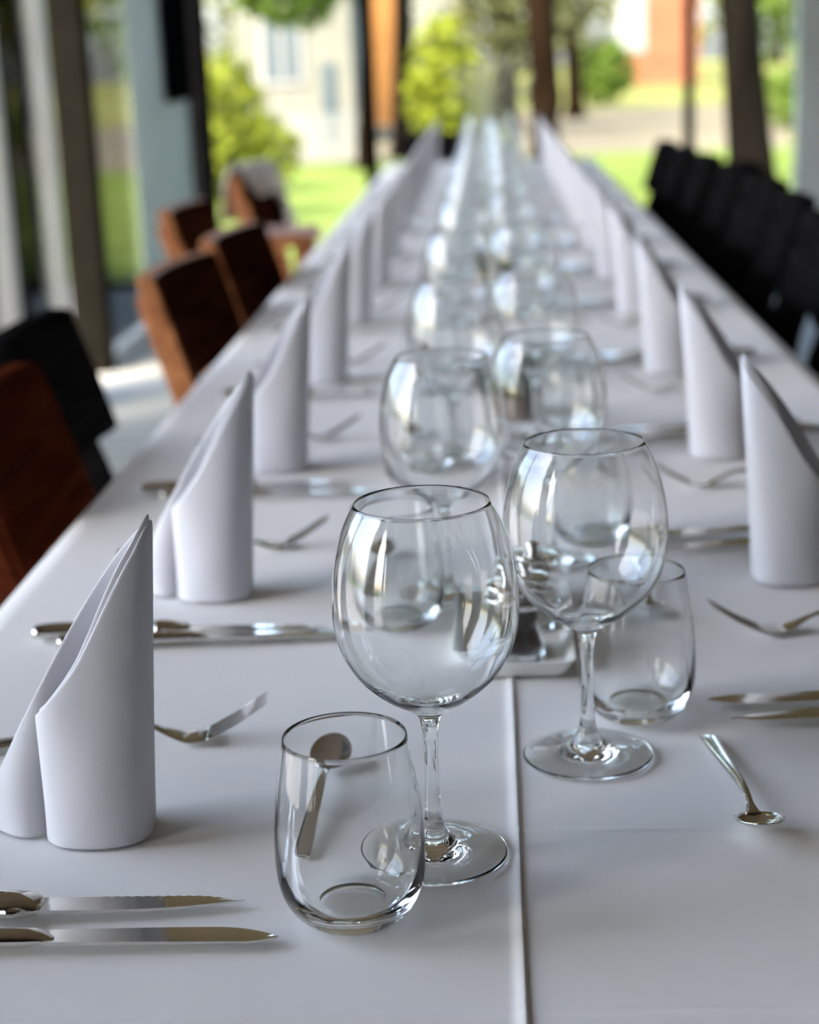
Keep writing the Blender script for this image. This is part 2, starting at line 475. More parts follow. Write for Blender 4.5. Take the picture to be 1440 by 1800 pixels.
# ------------------------------------------------------------------ glassware
def shell(outer, start, t_top, t_bot, zb, floor_r):
    """inner wall that follows the outer one at a distance growing towards the bottom"""
    z0, z1 = zb, outer[-1][1]
    inn = []
    for i in range(len(outer) - 1, start, -1):
        r, z = outer[i]
        r0, za = outer[i - 1]; d = Vector((r - r0, z - za)); d.normalize()
        k = min(1, max(0, (z - z0) / (z1 - z0)))
        t = t_top + (t_bot - t_top) * (1 - k) ** 4
        p = (r - d.y * t, z + d.x * t)
        if p[1] < zb or p[0] < floor_r: break
        inn.append(p)
    return inn
def wine_mesh():
    foot = cprof([(0.0, 0.0022), (0.02, 0.0018), (0.040, 0.0003), (0.0428, 0.0006), (0.0435, 0.0016), (0.0425, 0.0026), (0.036, 0.0031), (0.026, 0.0045), (0.0175, 0.0068),
                   (0.0115, 0.0108), (0.0080, 0.0155), (0.0058, 0.0215), (0.0047, 0.030), (0.0042, 0.045), (0.0041, 0.062), (0.0046, 0.076), (0.0060, 0.0855), (0.0090, 0.0905),
                   (0.0165, 0.0955)], 4)
    bowl = cprof([(0.0165, 0.0955), (0.0255, 0.1010), (0.0345, 0.1085), (0.0435, 0.1190), (0.0510, 0.1350), (0.0537, 0.1540), (0.0525, 0.1760), (0.0475, 0.1970), (0.0432, 0.2080), (0.0385, 0.2165)], 5)
    inn = shell(bowl, 1, 0.0006, 0.0021, 0.0978, 0.012)
    q = MB(); q.revolve(foot[:-1] + bowl + [(0.0383, 0.21675), (0.0381, 0.21675)] + inn + [(0.010, 0.0972), (0.005, 0.0962), (0.0, 0.0959)], 84)
    return q
def tumbler_mesh():
    outer = cprof([(0.0, 0.0016), (0.016, 0.0014), (0.021, 0.0003), (0.0255, 0.0006), (0.0300, 0.0038), (0.0352, 0.0100), (0.0392, 0.0190), (0.0412, 0.0310), (0.0411, 0.0500), (0.0390, 0.0740), (0.0360, 0.0930), (0.0338, 0.1065)], 5)
    inn = shell(outer, 20, 0.0009, 0.0052, 0.0098, 0.02)
    q = MB(); q.revolve(outer + [(0.0336, 0.1069), (0.0332, 0.1069)] + inn + [(0.0235, 0.0094), (0.012, 0.0088), (0.0, 0.0090)], 84)
    return q
def streaks(q, z_lo, z_hi, amp, count):
    """shallow slanting ribs pressed into the lower inside of the bowl"""
    for i, (x, y, z) in enumerate(q.v):
        if z_lo < z < z_hi:
            r = math.hypot(x, y)
            if r < 0.008: continue
            th = math.atan2(y, x); f = math.sin(PI * (z - z_lo) / (z_hi - z_lo))
            k = 1 + amp * f / r * math.sin(count * th + 120 * z)
            q.v[i] = (x * k, y * k, z)
    return q

# ------------------------------------------------------------------ cutlery (local x points from handle end to tip)
def sweep_flat(q, pts, n=12):
    """pts: (x, z, half width, half thickness, y shift)"""
    rings = []
    for (x, z, w, h, dy) in pts:
        rings.append([Vector((x, dy + w * math.cos(2 * PI * k / n), z + h * math.sin(2 * PI * k / n))) for k in range(n)])
    q.loft(rings)
def fine(pts, k=5): 
    # catmull in five channels
    out = []
    P = [pts[0]] + list(pts) + [pts[-1]]
    for i in range(1, len(P) - 2):
        for j in range(k):
            t_ = j / k
            out.append(tuple(0.5 * (2 * b_ + (c_ - a_) * t_ + (2 * a_ - 5 * b_ + 4 * c_ - d_) * t_ ** 2 + (-a_ + 3 * b_ - 3 * c_ + d_) * t_ ** 3)
                             for a_, b_, c_, d_ in zip(*P[i - 1:i + 3])))
    out.append(tuple(pts[-1]))
    return out
def fork_mesh():
    q = MB()
    sweep_flat(q, fine([(-0.112, 0.0025, 0.006, 0.0012, 0), (-0.108, 0.003, 0.0095, 0.0018, 0), (-0.08, 0.006, 0.0085, 0.0020, 0), (-0.04, 0.0125, 0.0050, 0.0022, 0), (-0.005, 0.0150, 0.0030, 0.0024, 0),
                       (0.012, 0.0125, 0.0034, 0.0020, 0), (0.026, 0.0065, 0.0085, 0.0013, 0), (0.038, 0.0025, 0.0120, 0.0011, 0), (0.050, 0.0030, 0.0124, 0.0010, 0), (0.056, 0.0050, 0.0122, 0.0010, 0)]))
    for k in range(4):
        y = -0.0108 + 0.0072 * k
        sweep_flat(q, fine([(0.053, 0.0040, 0.0022, 0.0010, y * 0.9), (0.060, 0.0070, 0.0014, 0.0012, y), (0.075, 0.0150, 0.0012, 0.0011, y * 1.0), (0.088, 0.0235, 0.0010, 0.0009, y * 0.97), (0.096, 0.0285, 0.0005, 0.0004, y * 0.94)]), 8)
    return q
def spoon_mesh():
    q = MB()
    sweep_flat(q, fine([(-0.1005, 0.0016, 0.0052, 0.0009, 0), (-0.099, 0.0017, 0.0066, 0.0014, 0), (-0.065, 0.0046, 0.0056, 0.0018, 0), (-0.02, 0.0092, 0.0040, 0.0020, 0), (0.008, 0.0105, 0.0027, 0.0020, 0), (0.022, 0.0078, 0.0026, 0.0017, 0), (0.031, 0.0056, 0.0050, 0.0010, 0)]))
    # bowl: a shallow shell
    n, m_ = 24, 8
    top = []; bot = []
    for i in range(m_ + 1):
        r = i / m_
        for k in range(n):
            a = 2 * PI * k / n
            px = 0.0475 + 0.0190 * r * math.cos(a); py = 0.0148 * r * math.sin(a) * (1 - 0.06 * math.cos(a))
            z = 0.0042 + 0.0058 * r ** 2.2 + (px - 0.0475) * 0.26 + 0.0004
            z = max(z, 0.0012)
            top.append(Vector((px, py, z + 0.0004))); bot.append(Vector((px, py, z - 0.0008)))
    o = len(q.v); N = len(top)
    fs_ = []
    for i in range(m_):
        for k in range(n):
            a = i * n + k; b_ = i * n + (k + 1) % n
            fs_.append((a, b_, b_ + n, a + n)); fs_.append((N + a, N + a + n, N + b_ + n, N + b_))
    for k in range(n):
        a = m_ * n + k; b_ = m_ * n + (k + 1) % n
        fs_.append((a, b_, N + b_, N + a))
    q.add(top + bot, fs_)
    return q
def knife_blade(steak):
    q = MB()
    rings = []
    N = 40
    L0, L1 = (0.128 if steak else 0.118, 0.245)
    for i in range(N + 1):
        s_ = i / N; x = L0 + (L1 - L0) * s_
        if steak:
            yb = -0.0085 + 0.0045 * max(0, s_ - 0.25) + (0.0085) * max(0, (s_ - 0.45) / 0.55) ** 2.0      # spine side (towards camera)
            yt = 0.0085 + (0.0009 if (i % 2 and 0.3 < s_ < 0.9) else 0) - 0.0080 * max(0, (s_ - 0.72) / 0.28) ** 2.2
        else:
            yb = -0.0075 + 0.0012 * s_ + 0.006 * max(0, (s_ - 0.85) / 0.15) ** 2
            yt = 0.0075 + 0.0030 * math.sin(min(1, s_ * 1.3) * PI / 2) - 0.0105 * max(0, (s_ - 0.70) / 0.30) ** 2.4
        if yt - yb < 0.0006: yt = yb + 0.0006
        th = 0.0011 * (1 - 0.5 * s_)
        zc = 0.0062 - 0.0022 * s_
        rings.append([Vector((x, yb, zc - th)), Vector((x, yb, zc + th)), Vector((x, yb + (yt - yb) * 0.45, zc + th * 0.9)), Vector((x, yt, zc + 0.00015)), Vector((x, yt, zc - 0.00015)), Vector((x, yb + (yt - yb) * 0.45, zc - th * 0.9))])
    q.loft(rings)
    return q
def knife_handle(steak):
    q = MB()
    if steak:
        p = [(0.0, 0.0055, 0.004, 0.003, 0.0), (0.004, 0.0065, 0.0085, 0.0055, 0), (0.03, 0.0072, 0.0100, 0.0062, 0.001), (0.065, 0.0068, 0.0085, 0.0058, -0.001), (0.105, 0.0070, 0.0095, 0.0060, 0)]
    else:
        p = [(0.0, 0.0055, 0.004, 0.003, 0.0), (0.004, 0.0062, 0.0085, 0.0050, 0), (0.04, 0.0066, 0.0088, 0.0058, 0), (0.09, 0.0062, 0.0072, 0.0052, 0), (0.108, 0.0062, 0.0070, 0.0050, 0), (0.116, 0.0062, 0.0060, 0.0034, 0), (0.124, 0.0060, 0.0030, 0.0015, -0.004)]
    sweep_flat(q, fine(p), 16)
    return q
def knife_bolster():
    q = MB()
    sweep_flat(q, [(a_ + 0.010, *r_) for a_, *r_ in fine([(0.093, 0.0070, 0.0098, 0.0062, 0), (0.096, 0.0072, 0.0112, 0.0071, 0), (0.104, 0.0072, 0.0112, 0.0070, 0), (0.112, 0.0070, 0.0100, 0.0064, 0), (0.1195, 0.0064, 0.0088, 0.0045, 0), (0.122, 0.0062, 0.0050, 0.002, 0)])], 16)
    q.tube([(0.109, -0.0118, 0.0075), (0.118, -0.0128, 0.0085), (0.124, -0.0112, 0.0085)], [0.002, 0.0030, 0.0012], 8)
    return q

# ------------------------------------------------------------------ folded napkin (local +x = tip side, -x = diner)
def napkin_top(u):
    pts = [(-1.05, 0.078), (-0.8, 0.087), (-0.45, 0.102), (-0.15, 0.116), (0.1, 0.133), (0.35, 0.152), (0.6, 0.170), (0.82, 0.184), (1.0, 0.200), (1.1, 0.205)]
    for (a, ha), (c, hc) in zip(pts, pts[1:]):
        if u <= c:
            k = (u - a) / (c - a); return ha + (hc - ha) * k
    return pts[-1][1]
def napkin_tube(inset, dh, seed):
    q = MB(); N, R = 60, 22
    rings = []
    for i in range(R + 1):
        w = i / R
        ring = []
        for k in range(N + 1):
            th = math.radians(-163 + 326 * k / N)
            cu = math.copysign(abs(math.cos(th)) ** 0.85, math.cos(th)); sv = math.copysign(abs(math.sin(th)) ** 0.80, math.sin(th))
            H = napkin_top(cu) + dh
            z = H * w
            zz = z / 0.2
            a = 0.0310 - inset; bb_ = 0.0265 - inset
            fl = 1.0 + 0.05 * (1 - w) ** 3
            u = a * cu * fl + 0.015 * zz * (0.35 + 0.65 * max(0, cu)) - (0.004 * max(0, -cu) * math.sin(min(1, z / 0.085) * PI / 2))
            v = bb_ * sv * fl * (1 - 0.45 * zz ** 1.5)
            # a soft inward dent at the lower left of the shoulder and a tighter roll at the ends
            v *= 1 - 0.16 * max(0, -cu) * math.sin(PI * min(1, z / 0.09))
            u += 0.0012 * math.sin(3 * th + seed) * zz
            ring.append(Vector((u, v, z)))
        rings.append(ring)
    q.loft(rings, cap=False, closed=False)
    return q
def napkin_tail(off, dh, reach):
    q = MB(); N, R = 34, 18
    rings = []
    for i in range(R + 1):
        w = i / R; ring = []
        for k in range(N + 1):
            s_ = k / N
            u0 = 0.030 + (-reach - 0.030) * s_          # base line from the tip side out to the tail
            H = 0.200 * (1 - s_) ** 1.0 + 0.007 + dh
            H = 0.006 + dh + 0.192 * (1 - s_ ** 1.3)
            z = H * w
            zz = z / 0.2
            u = u0 + 0.014 * zz + 0.006 * math.sin(PI * w) * s_ * -1
            v = off + 0.010 * math.sin(2.4 * PI * s_) * (1 - 0.6 * w) + 0.006 * math.sin(5 * PI * s_) * (1 - w) * s_
            v *= 1 - 0.5 * zz
            v += -0.016 * max(0, s_ - 0.72) / 0.28 * (1 - w) ** 2
            ring.append(Vector((u, v, z)))
        rings.append(ring)
    q.loft(rings, cap=False, closed=False)
    return q

def make_place():
    """one of every thing on a cover, at the origin of the place (under the napkin), facing +x"""
    P = {}
    P['wine_glass'] = streaks(wine_mesh(), 0.096, 0.125, 0.00010, 14).build('wine_glass', M['glass'], smooth=True)
    P['water_tumbler'] = streaks(tumbler_mesh(), 0.006, 0.03, 0.00012, 14).build('water_tumbler', M['glass'], smooth=True)
    P['fork'] = fork_mesh().build('fork', M['steel'], smooth=True)
    P['teaspoon'] = spoon_mesh().build('teaspoon', M['steel'], smooth=True)
    k = empty('table_knife'); knife_handle(False).build('handle', M['steel'], k, smooth=True); knife_blade(False).build('blade', M['steel'], k)
    P['table_knife'] = k
    k = empty('steak_knife'); knife_handle(True).build('handle', M['steel'], k, smooth=True); knife_bolster().build('bolster', M['steel'], k, smooth=True); knife_blade(True).build('blade', M['steel'], k)
    P['steak_knife'] = k
    k = empty('folded_napkin')
    napkin_tube(0.0, 0.0, 0).build('outer_fold', M['napkin'], k, smooth=True, solid=0.0016, sub=1)
    napkin_tube(0.0026, 0.0035, 1).build('inner_fold', M['napkin'], k, smooth=True, solid=0.0014, sub=1)
    tl = MB()
    for off, dh, reach in ((0.003, 0.0, 0.080), (0.0070, -0.006, 0.072)):
        s_ = napkin_tail(off, dh, reach); tl.add(s_.v, s_.f)
    tl.build('trailing_fold', M['napkin'], k, smooth=True, solid=0.0013, sub=1)
    P['folded_napkin'] = k
    return P
proto = make_place()
# offsets from the napkin's foot: dx towards the table centre, dy towards the diner's right
OFF = {
    'folded_napkin': (0.0, 0.0, 0.0, 0.0),
    'wine_glass': (0.209, -0.040, 0, 0),
    'water_tumbler': (0.166, -0.113, 0, 0),
    'fork': (-0.009, 0.140, 0, math.radians(5)),
    'teaspoon': (0.133, 0.047, 0, math.radians(87.5)),
    'table_knife': (-0.117, -0.146, 0, math.radians(0.5)),
    'steak_knife': (-0.141, -0.112, 0, math.radians(1.5)),
}
LOOK = {
    'folded_napkin': ('white napkin folded into a pointed cone', 'napkin', 'folded napkins along the table'),
    'wine_glass': ('empty big-bowled stemmed wine glass', 'wine glass', 'wine glasses along the table'),
    'water_tumbler': ('empty stemless water tumbler', 'glass', 'water tumblers along the table'),
    'fork': ('steel fork with raised tines', 'fork', 'forks along the table'),
    'teaspoon': ('small steel dessert spoon', 'spoon', 'dessert spoons along the table'),
    'table_knife': ('plain steel table knife', 'knife', 'table knives along the table'),
    'steak_knife': ('serrated steel steak knife with bolster', 'knife', 'steak knives along the table'),
}
ORD = ['nearest', 'second', 'third', 'fourth', 'fifth', 'sixth', 'seventh', 'eighth', 'ninth', 'tenth', 'eleventh', 'twelfth', 'thirteenth']
left_y = [0.968, 1.452, 1.94, 2.49, 3.07, 3.60, 4.14, 4.70, 5.24, 5.80, 6.34, 6.88, 7.42]
right_y = [1.045, 1.460, 1.935, 2.475, 3.065, 3.60, 4.14, 4.70, 5.24, 5.80, 6.34, 6.88, 7.42]
used = set()
def lay(side, i, y):
    rz = 0 if side == 'left' else PI
    sx = 1 if side == 'left' else -1
    cx = -0.252 if side == 'left' else (0.262 if i == 0 else 0.256)
    for key, (dx, dy, dz, r) in OFF.items():
        if side == 'right' and i == 0 and key in ('fork', 'folded_napkin'): continue      # lies outside the picture
        o = proto[key]
        if key in used: o = copy_tree(proto[key])
        used.add(key)
        j = 0 if i == 0 else 1
        jx, jy, jr = random.uniform(-0.006, 0.006) * j, random.uniform(-0.007, 0.007) * j, random.uniform(-0.05, 0.05) * j
        if key == 'folded_napkin': jr *= 2.0; jx *= 0.5
        if 'glass' in key or 'tumbler' in key: jx *= 0.5; jy *= 0.5
        ox, oy = dx, dy
        if side == 'right' and i == 0:
            ox, oy = {'wine_glass': (0.206, -0.026), 'water_tumbler': (0.167, -0.100), 'teaspoon': (0.114, 0.050), 'steak_knife': (-0.141, -0.086), 'table_knife': (-0.130, -0.115)}.get(key, (dx, dy))
        o.location = (cx + sx * (ox + jx), y + sx * (oy + jy), TZ + 0.0018)
        o.rotation_euler = (0, 0, rz + r + jr)
        if side == 'right' and i == 0 and key == 'teaspoon': o.rotation_euler.z += math.radians(7)
        lk, cat, grp = LOOK[key]
        w = 'nearest' if i == 0 else ORD[i]
        tag(o, '%s, %s from the camera on the %s side' % (lk, w, side), cat, grp)
for i, y in enumerate(left_y): lay('left', i, y)
for i, y in enumerate(right_y): lay('right', i, y)

# ------------------------------------------------------------------ pepper and salt on the porcelain dish
DX, DY = 0.010, 1.302
b = MB()
def rrect(hx, hy, r, z, n=6):
    out = []
    for cx_, cy_, a0 in ((hx - r, hy - r, 0), (-hx + r, hy - r, 90), (-hx + r, -hy + r, 180), (hx - r, -hy + r, 270)):
        for k in range(n + 1):
            a = math.radians(a0 + 90 * k / n); out.append(Vector((cx_ + r * math.cos(a), cy_ + r * math.sin(a), z)))
    return out
b.loft([rrect(0.036, 0.078, 0.008, 0.0), rrect(0.040, 0.082, 0.009, 0.003), rrect(0.046, 0.088, 0.010, 0.0135), rrect(0.0465, 0.0885, 0.010, 0.0145), rrect(0.0445, 0.0865, 0.009, 0.0145), rrect(0.038, 0.080, 0.009, 0.0045)])
o = b.build('condiment_dish', M['porcelain'], smooth=True, bevel=0.0006)
o.location = (DX, DY, TZ + 0.0018)
tag(o, 'white porcelain rectangular dish holding the shakers on the centre crease', 'dish')
def shaker(loc, fill, label):
    r = tag(empty('pepper_mill' if fill == 'pepper' else 'salt_mill', loc), label, 'shaker', 'chrome topped shakers on the dish')
    q = MB(); q.revolve(cprof([(0, 0), (0.017, 0), (0.0195, 0.002), (0.0188, 0.012), (0.0150, 0.024), (0.0148, 0.040)], 4) + cprof([(0.0136, 0.040), (0.0138, 0.024), (0.0172, 0.012), (0.0172, 0.004), (0, 0.0035)], 4), 40)
    q.build('glass_body', M['glass'], r, smooth=True)
    q = MB(); q.revolve(cprof([(0, 0.0042), (0.0160, 0.0045), (0.0165, 0.012), (0.0132, 0.024), (0.0132, 0.037), (0, 0.038)], 4), 32)
    q.build('peppercorns' if fill == 'pepper' else 'salt', M[fill], r, smooth=True)
    q = MB()
    q.revolve(cprof([(0, 0.0395), (0.016, 0.0395), (0.0228, 0.0415), (0.0240, 0.0440), (0.0228, 0.0465), (0.014, 0.0480), (0.011, 0.0495), (0.014, 0.0510), (0.0210, 0.0525), (0.0225, 0.0550), (0.0205, 0.0575), (0.012, 0.0590), (0.0062, 0.0600), (0.0045, 0.0625), (0.0062, 0.0650), (0.0066, 0.0675), (0.0045, 0.0695), (0, 0.0700)], 4), 48)
    q.build('mill_cap', M['chrome'], r, smooth=True)
    return r
shaker((0.014, 1.262, TZ + 0.0066), 'pepper', 'small glass pepper mill with chrome discs, nearer of the two on the dish')
shaker((0.024, 1.328, TZ + 0.0066), 'salt', 'small glass salt mill with chrome discs, farther of the two on the dish')

# ------------------------------------------------------------------ small plants on the table
def leafy(q, c, r, n, size, rng, flat=0.8, up_=0.0):
    for _ in range(n):
        d = Vector((rng.gauss(0, 1), rng.gauss(0, 1), rng.gauss(0, 1)))
        d.normalize(); d *= rng.random() ** 0.45
        p = Vector((c[0] + d.x * r[0], c[1] + d.y * r[1], c[2] + d.z * r[2]))
        a = Vector((rng.gauss(0, 1), rng.gauss(0, 1), rng.gauss(0, 1) + up_)).normalized()
        w = a.cross(Vector((rng.gauss(0, 1), rng.gauss(0, 1), rng.gauss(0, 1)))).normalized()
        nn = a.cross(w)
        s_ = size * rng.uniform(0.6, 1.3)
        q.add([p - a * s_, p - w * s_ * 0.45 + nn * s_ * 0.12, p + a * s_, p + w * s_ * 0.45 + nn * s_ * 0.12], [(0, 1, 2, 3)])
def herb_pot(loc, label, name='potted_herb'):
    rng = random.Random(int(loc[1] * 100))
    r = tag(empty(name, loc), label, 'plant', 'small potted plants down the middle of the table')
    q = MB(); q.revolve(cprof([(0, 0), (0.024, 0), (0.026, 0.002), (0.031, 0.036), (0.033, 0.040)], 3) + [(0.030, 0.040), (0.028, 0.034), (0, 0.033)], 32)
    q.build('pot', M['pot'], r, smooth=True)
    q = MB(); leafy(q, (0, 0, 0.062), (0.040, 0.040, 0.026), 260, 0.009, rng); q.build('foliage', M['herb'], r)
herb_pot((0.022, 2.13, TZ + 0.002), 'small dark green herb in a terracotta pot between the nearer wine glasses')
herb_pot((0.005, 3.35, TZ + 0.002), 'small dark green herb in a terracotta pot, middle of the three down the table')
herb_pot((0.005, 4.95, TZ + 0.002), 'small dark green herb in a terracotta pot, farthest of the three down the table')
# dried grass at the far end
rng = random.Random(5)
r = tag(empty('dried_grass_arrangement', (0.012, 7.11, TZ + 0.004)), 'pale dried grass arrangement standing in a vase at the far table end', 'flowers')
q = MB(); q.revolve(cprof([(0, 0), (0.03, 0), (0.038, 0.03), (0.03, 0.08), (0.018, 0.11), (0.022, 0.125)], 4) + [(0.019, 0.124), (0.015, 0.11), (0, 0.02)], 32)
q.build('vase', M['porcelain'], r, smooth=True)
q = MB()
for k in range(70):
    a = rng.uniform(0, 2 * PI); sp = rng.uniform(0.02, 0.16); h = rng.uniform(0.24, 0.40) * (1 - sp)
    p0 = Vector((0, 0, 0.06)); p2 = Vector((math.cos(a) * sp, math.sin(a) * sp, 0.06 + h)); p1 = Vector((math.cos(a) * sp * 0.3, math.sin(a) * sp * 0.3, 0.06 + h * 0.6))
    q.tube([p0, p1, p2], [0.0012, 0.0012, 0.001], 4)
    q.tube([p2 * 0.94 + p1 * 0.06, p2 + (p2 - p1) * 0.12, p2 + (p2 - p1) * 0.3], [0.002, 0.007, 0.001], 5)
q.build('dried_stems', M['straw'], r, smooth=True)

# ------------------------------------------------------------------ chairs (local +x faces the table, origin on the floor under the seat)
def make_chair(name, mb, ms):
    r = empty(name)
    q = MB(); q.box(-0.19, -0.195, 0.425, 0.20, 0.195, 0.455); q.build('seat', ms, r, bevel=0.008)
    for s_ in (-1, 1):
        y = s_ * 0.15
        rings = []
        for z, xo, d in ((0.0, -0.225, 0.032), (0.22, -0.19, 0.036), (0.44, -0.178, 0.040), (0.60, -0.205, 0.040), (0.74, -0.252, 0.034), (0.82, -0.280, 0.026)):
            rings.append([Vector((xo - d / 2, y - 0.017, z)), Vector((xo + d / 2, y - 0.017, z)), Vector((xo + d / 2, y + 0.017, z)), Vector((xo - d / 2, y + 0.017, z))])
        q = MB(); q.loft(rings); q.build('leg', ms, r, bevel=0.004)
        q = MB(); q.box(0.155, y - 0.018, 0, 0.195, y + 0.018, 0.425); q.build('leg', ms, r, bevel=0.004)
        q = MB(); q.box(-0.19, y - 0.009, 0.16, 0.165, y + 0.009, 0.19); q.build('stretcher', ms, r, bevel=0.002)
    n = 16
    def board(xa, xb, hw, z0, z1):
        rings = []
        for k in range(n + 1):
            e = -1 + 2 * k / n
            bow = -0.022 * (1 - e * e)
            def X(z): return -0.195 - (z - 0.66) * 0.30 + bow
            rings.append([Vector((X(z0) + xa, e * hw, z0)), Vector((X(z0) + xb, e * hw, z0)), Vector(((X(z0) + X(z1)) / 2 + xb, e * hw, (z0 + z1) / 2)), Vector((X(z1) + xb * 0.8, e * hw, z1)), Vector((X(z1) + xa * 0.8, e * hw, z1)), Vector(((X(z0) + X(z1)) / 2 + xa, e * hw, (z0 + z1) / 2))])
        q = MB(); q.loft(rings); return q
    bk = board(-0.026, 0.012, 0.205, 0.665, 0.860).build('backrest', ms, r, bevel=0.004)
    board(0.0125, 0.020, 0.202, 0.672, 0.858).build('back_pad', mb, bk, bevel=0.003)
    return r
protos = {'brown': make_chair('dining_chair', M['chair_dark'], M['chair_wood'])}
def place_chair(kind, x, y, rz, label, group):
    p = protos[kind]
    o = p if not p.get('placed') else copy_tree(p)
    p['placed'] = 1
    o.location = (x, y, 0); o.rotation_euler = (0, 0, rz)
    tag(o, label, 'chair', group)
    return o
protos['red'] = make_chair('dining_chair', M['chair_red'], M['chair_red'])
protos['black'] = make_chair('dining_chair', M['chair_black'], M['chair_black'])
GL, GR = 'wooden chairs along the left side', 'dark chairs along the right side'
# x is the top of the backrest
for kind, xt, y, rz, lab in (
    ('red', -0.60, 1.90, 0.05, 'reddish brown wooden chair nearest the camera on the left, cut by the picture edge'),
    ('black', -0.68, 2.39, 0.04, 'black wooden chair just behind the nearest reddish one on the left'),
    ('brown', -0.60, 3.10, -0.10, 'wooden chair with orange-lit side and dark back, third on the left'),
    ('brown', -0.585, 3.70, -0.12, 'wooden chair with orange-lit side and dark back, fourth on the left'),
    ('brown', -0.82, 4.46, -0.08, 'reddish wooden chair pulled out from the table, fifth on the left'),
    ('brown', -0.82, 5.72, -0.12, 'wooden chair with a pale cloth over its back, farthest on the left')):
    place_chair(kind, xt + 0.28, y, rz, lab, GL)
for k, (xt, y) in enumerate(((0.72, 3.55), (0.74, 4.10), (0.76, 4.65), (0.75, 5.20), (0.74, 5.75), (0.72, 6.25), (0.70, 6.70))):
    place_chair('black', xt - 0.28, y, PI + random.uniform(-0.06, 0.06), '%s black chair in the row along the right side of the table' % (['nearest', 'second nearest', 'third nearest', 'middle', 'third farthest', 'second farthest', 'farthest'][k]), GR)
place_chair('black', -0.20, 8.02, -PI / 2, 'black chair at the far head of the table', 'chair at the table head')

# black box added to make the gaps behind the right-hand chairs dark
sb = tag(empty('added_dark_box', (1.0, 7.9, 0)), 'low black box added to fill the dark area behind the far right-hand chairs', 'added_dark_box')
q = MB(); q.box(-0.20, -0.24, 0.08, 0.20, 0.24, 0.66); q.build('body', M['chair_black'], sb, bevel=0.004)
q = MB(); q.box(-0.215, -0.255, 0.66, 0.215, 0.255, 0.685); q.build('top', M['chair_black'], sb, bevel=0.004)
for k in (-1, 1):
    q = MB(); q.box(k * 0.098 - 0.092, -0.258, 0.11, k * 0.098 + 0.092, -0.241, 0.64); d = q.build('door', M['chair_black'], sb, bevel=0.002)
    q = MB(); q.tube([(k * 0.03, -0.275, 0.36), (k * 0.03, -0.275, 0.46)], 0.006, 8); q.build('handle', M['steel'], d)
    for y in (-0.2, 0.2):
        q = MB(); q.box(k * 0.17 - 0.02, y - 0.02, 0, k * 0.17 + 0.02, y + 0.02, 0.08); q.build('leg', M['chair_black'], sb)

# pale cloth over a left chair back
q = MB(); rings = []
for k in range(25):
    e = k / 24; y = -0.16 + 0.40 * e
    bow = -0.018 * (1 - min(1, abs(y / 0.205)) ** 2)
    low = 0.80 - 0.24 * max(0, (e - 0.55) / 0.45) ** 0.7
    path = [(-0.318, 0.70), (-0.312, 0.78), (-0.298, 0.850), (-0.280, 0.884), (-0.255, 0.893), (-0.228, 0.880), (-0.205, 0.80 + 0.03 * math.sin(k)), (-0.165, (low + 0.80) / 2), (-0.155, low)]
    rings.append([Vector((px + bow + 0.006 * math.sin(k * 0.9 + i), y, pz)) for i, (px, pz) in enumerate(path)])
q.loft(rings, cap=False, closed=False)
jk = q.build('folded_jacket', M['jacket'], smooth=True, solid=0.006, sub=1)
jk.location = (-0.82 + 0.28, 5.72, 0); jk.rotation_euler = (0, 0, -0.12)
tag(jk, 'pale cream cloth draped over the farthest left-hand chair back', 'jacket')
st = tag(empty('wooden_stool', (-0.66, 5.02, 0)), 'small orange-brown wooden stool beyond the draped chair on the left', 'stool')
q = MB(); q.loft([rrect(0.15, 0.15, 0.04, 0.70), rrect(0.155, 0.155, 0.04, 0.715), rrect(0.15, 0.15, 0.04, 0.735)]); q.build('seat', M['chair_wood'], st)
for sx in (-1, 1):
    for sy in (-1, 1):
        q = MB(); q.tube([(sx * 0.15, sy * 0.15, 0), (sx * 0.115, sy * 0.115, 0.70)], [0.016, 0.02], 10); q.build('leg', M['chair_wood'], st, smooth=True)
# ------------------------------------------------------------------ trees, bushes, houses outside
def tree(name, x, y, trunk_r, h, crown, mleaf, mbark, label, lean=0.0, crown_z=None, leaf=0.12, n=700, forks=(), group='trees and bushes outside'):
    rng = random.Random(int(x * 31 + y * 7))
    r = tag(empty(name, (x, y, -0.02)), label, 'tree' if trunk_r > 0.02 else 'bush', group)
    q = MB()
    pts = [(lean * s_ * h + 0.04 * math.sin(s_ * 7 + x), 0.03 * math.sin(s_ * 5), h * s_) for s_ in (0, 0.04, 0.15, 0.35, 0.55, 0.75, 1.0)]
    q.tube(pts, [trunk_r * 1.5, trunk_r * 1.15, trunk_r, trunk_r * 0.92, trunk_r * 0.85, trunk_r * 0.6, trunk_r * 0.25], 12)
    for (z0, dx, dy, dz) in forks:
        bx = lean * z0
        q.tube([(bx, 0, z0), (bx + dx * 0.5, dy * 0.5, z0 + dz * 0.6), (bx + dx, dy, z0 + dz)], [trunk_r * 0.5, trunk_r * 0.35, trunk_r * 0.12], 8)
    q.build('trunk', mbark, r, smooth=True)
    q = MB()
    for (cx_, cy_, cz_, rx, ry, rz_) in crown:  # crown lobes
        leafy(q, (cx_, cy_, cz_), (rx, ry, rz_), n // len(crown), leaf, rng)
    q.build('foliage', mleaf, r)
    return r
def bush(x, y, w, h, mleaf, label, n=900, leaf=0.10):
    rng = random.Random(int(x * 13 + y * 5))
    r = tag(empty('bush', (x, y, -0.02)), label, 'bush', 'trees and bushes outside')
    q = MB()
    for k in range(5):
        a = k * 1.3; q.tube([(0, 0, 0), (0.2 * w * math.cos(a), 0.2 * w * math.sin(a), h * 0.7)], [0.02, 0.008], 6)
    q.build('stems', M['bark'], r)
    q = MB(); leafy(q, (0, 0, h * 0.52), (w / 2, w / 2, h * 0.5), n, leaf, rng); q.build('foliage', mleaf, r)
    return r
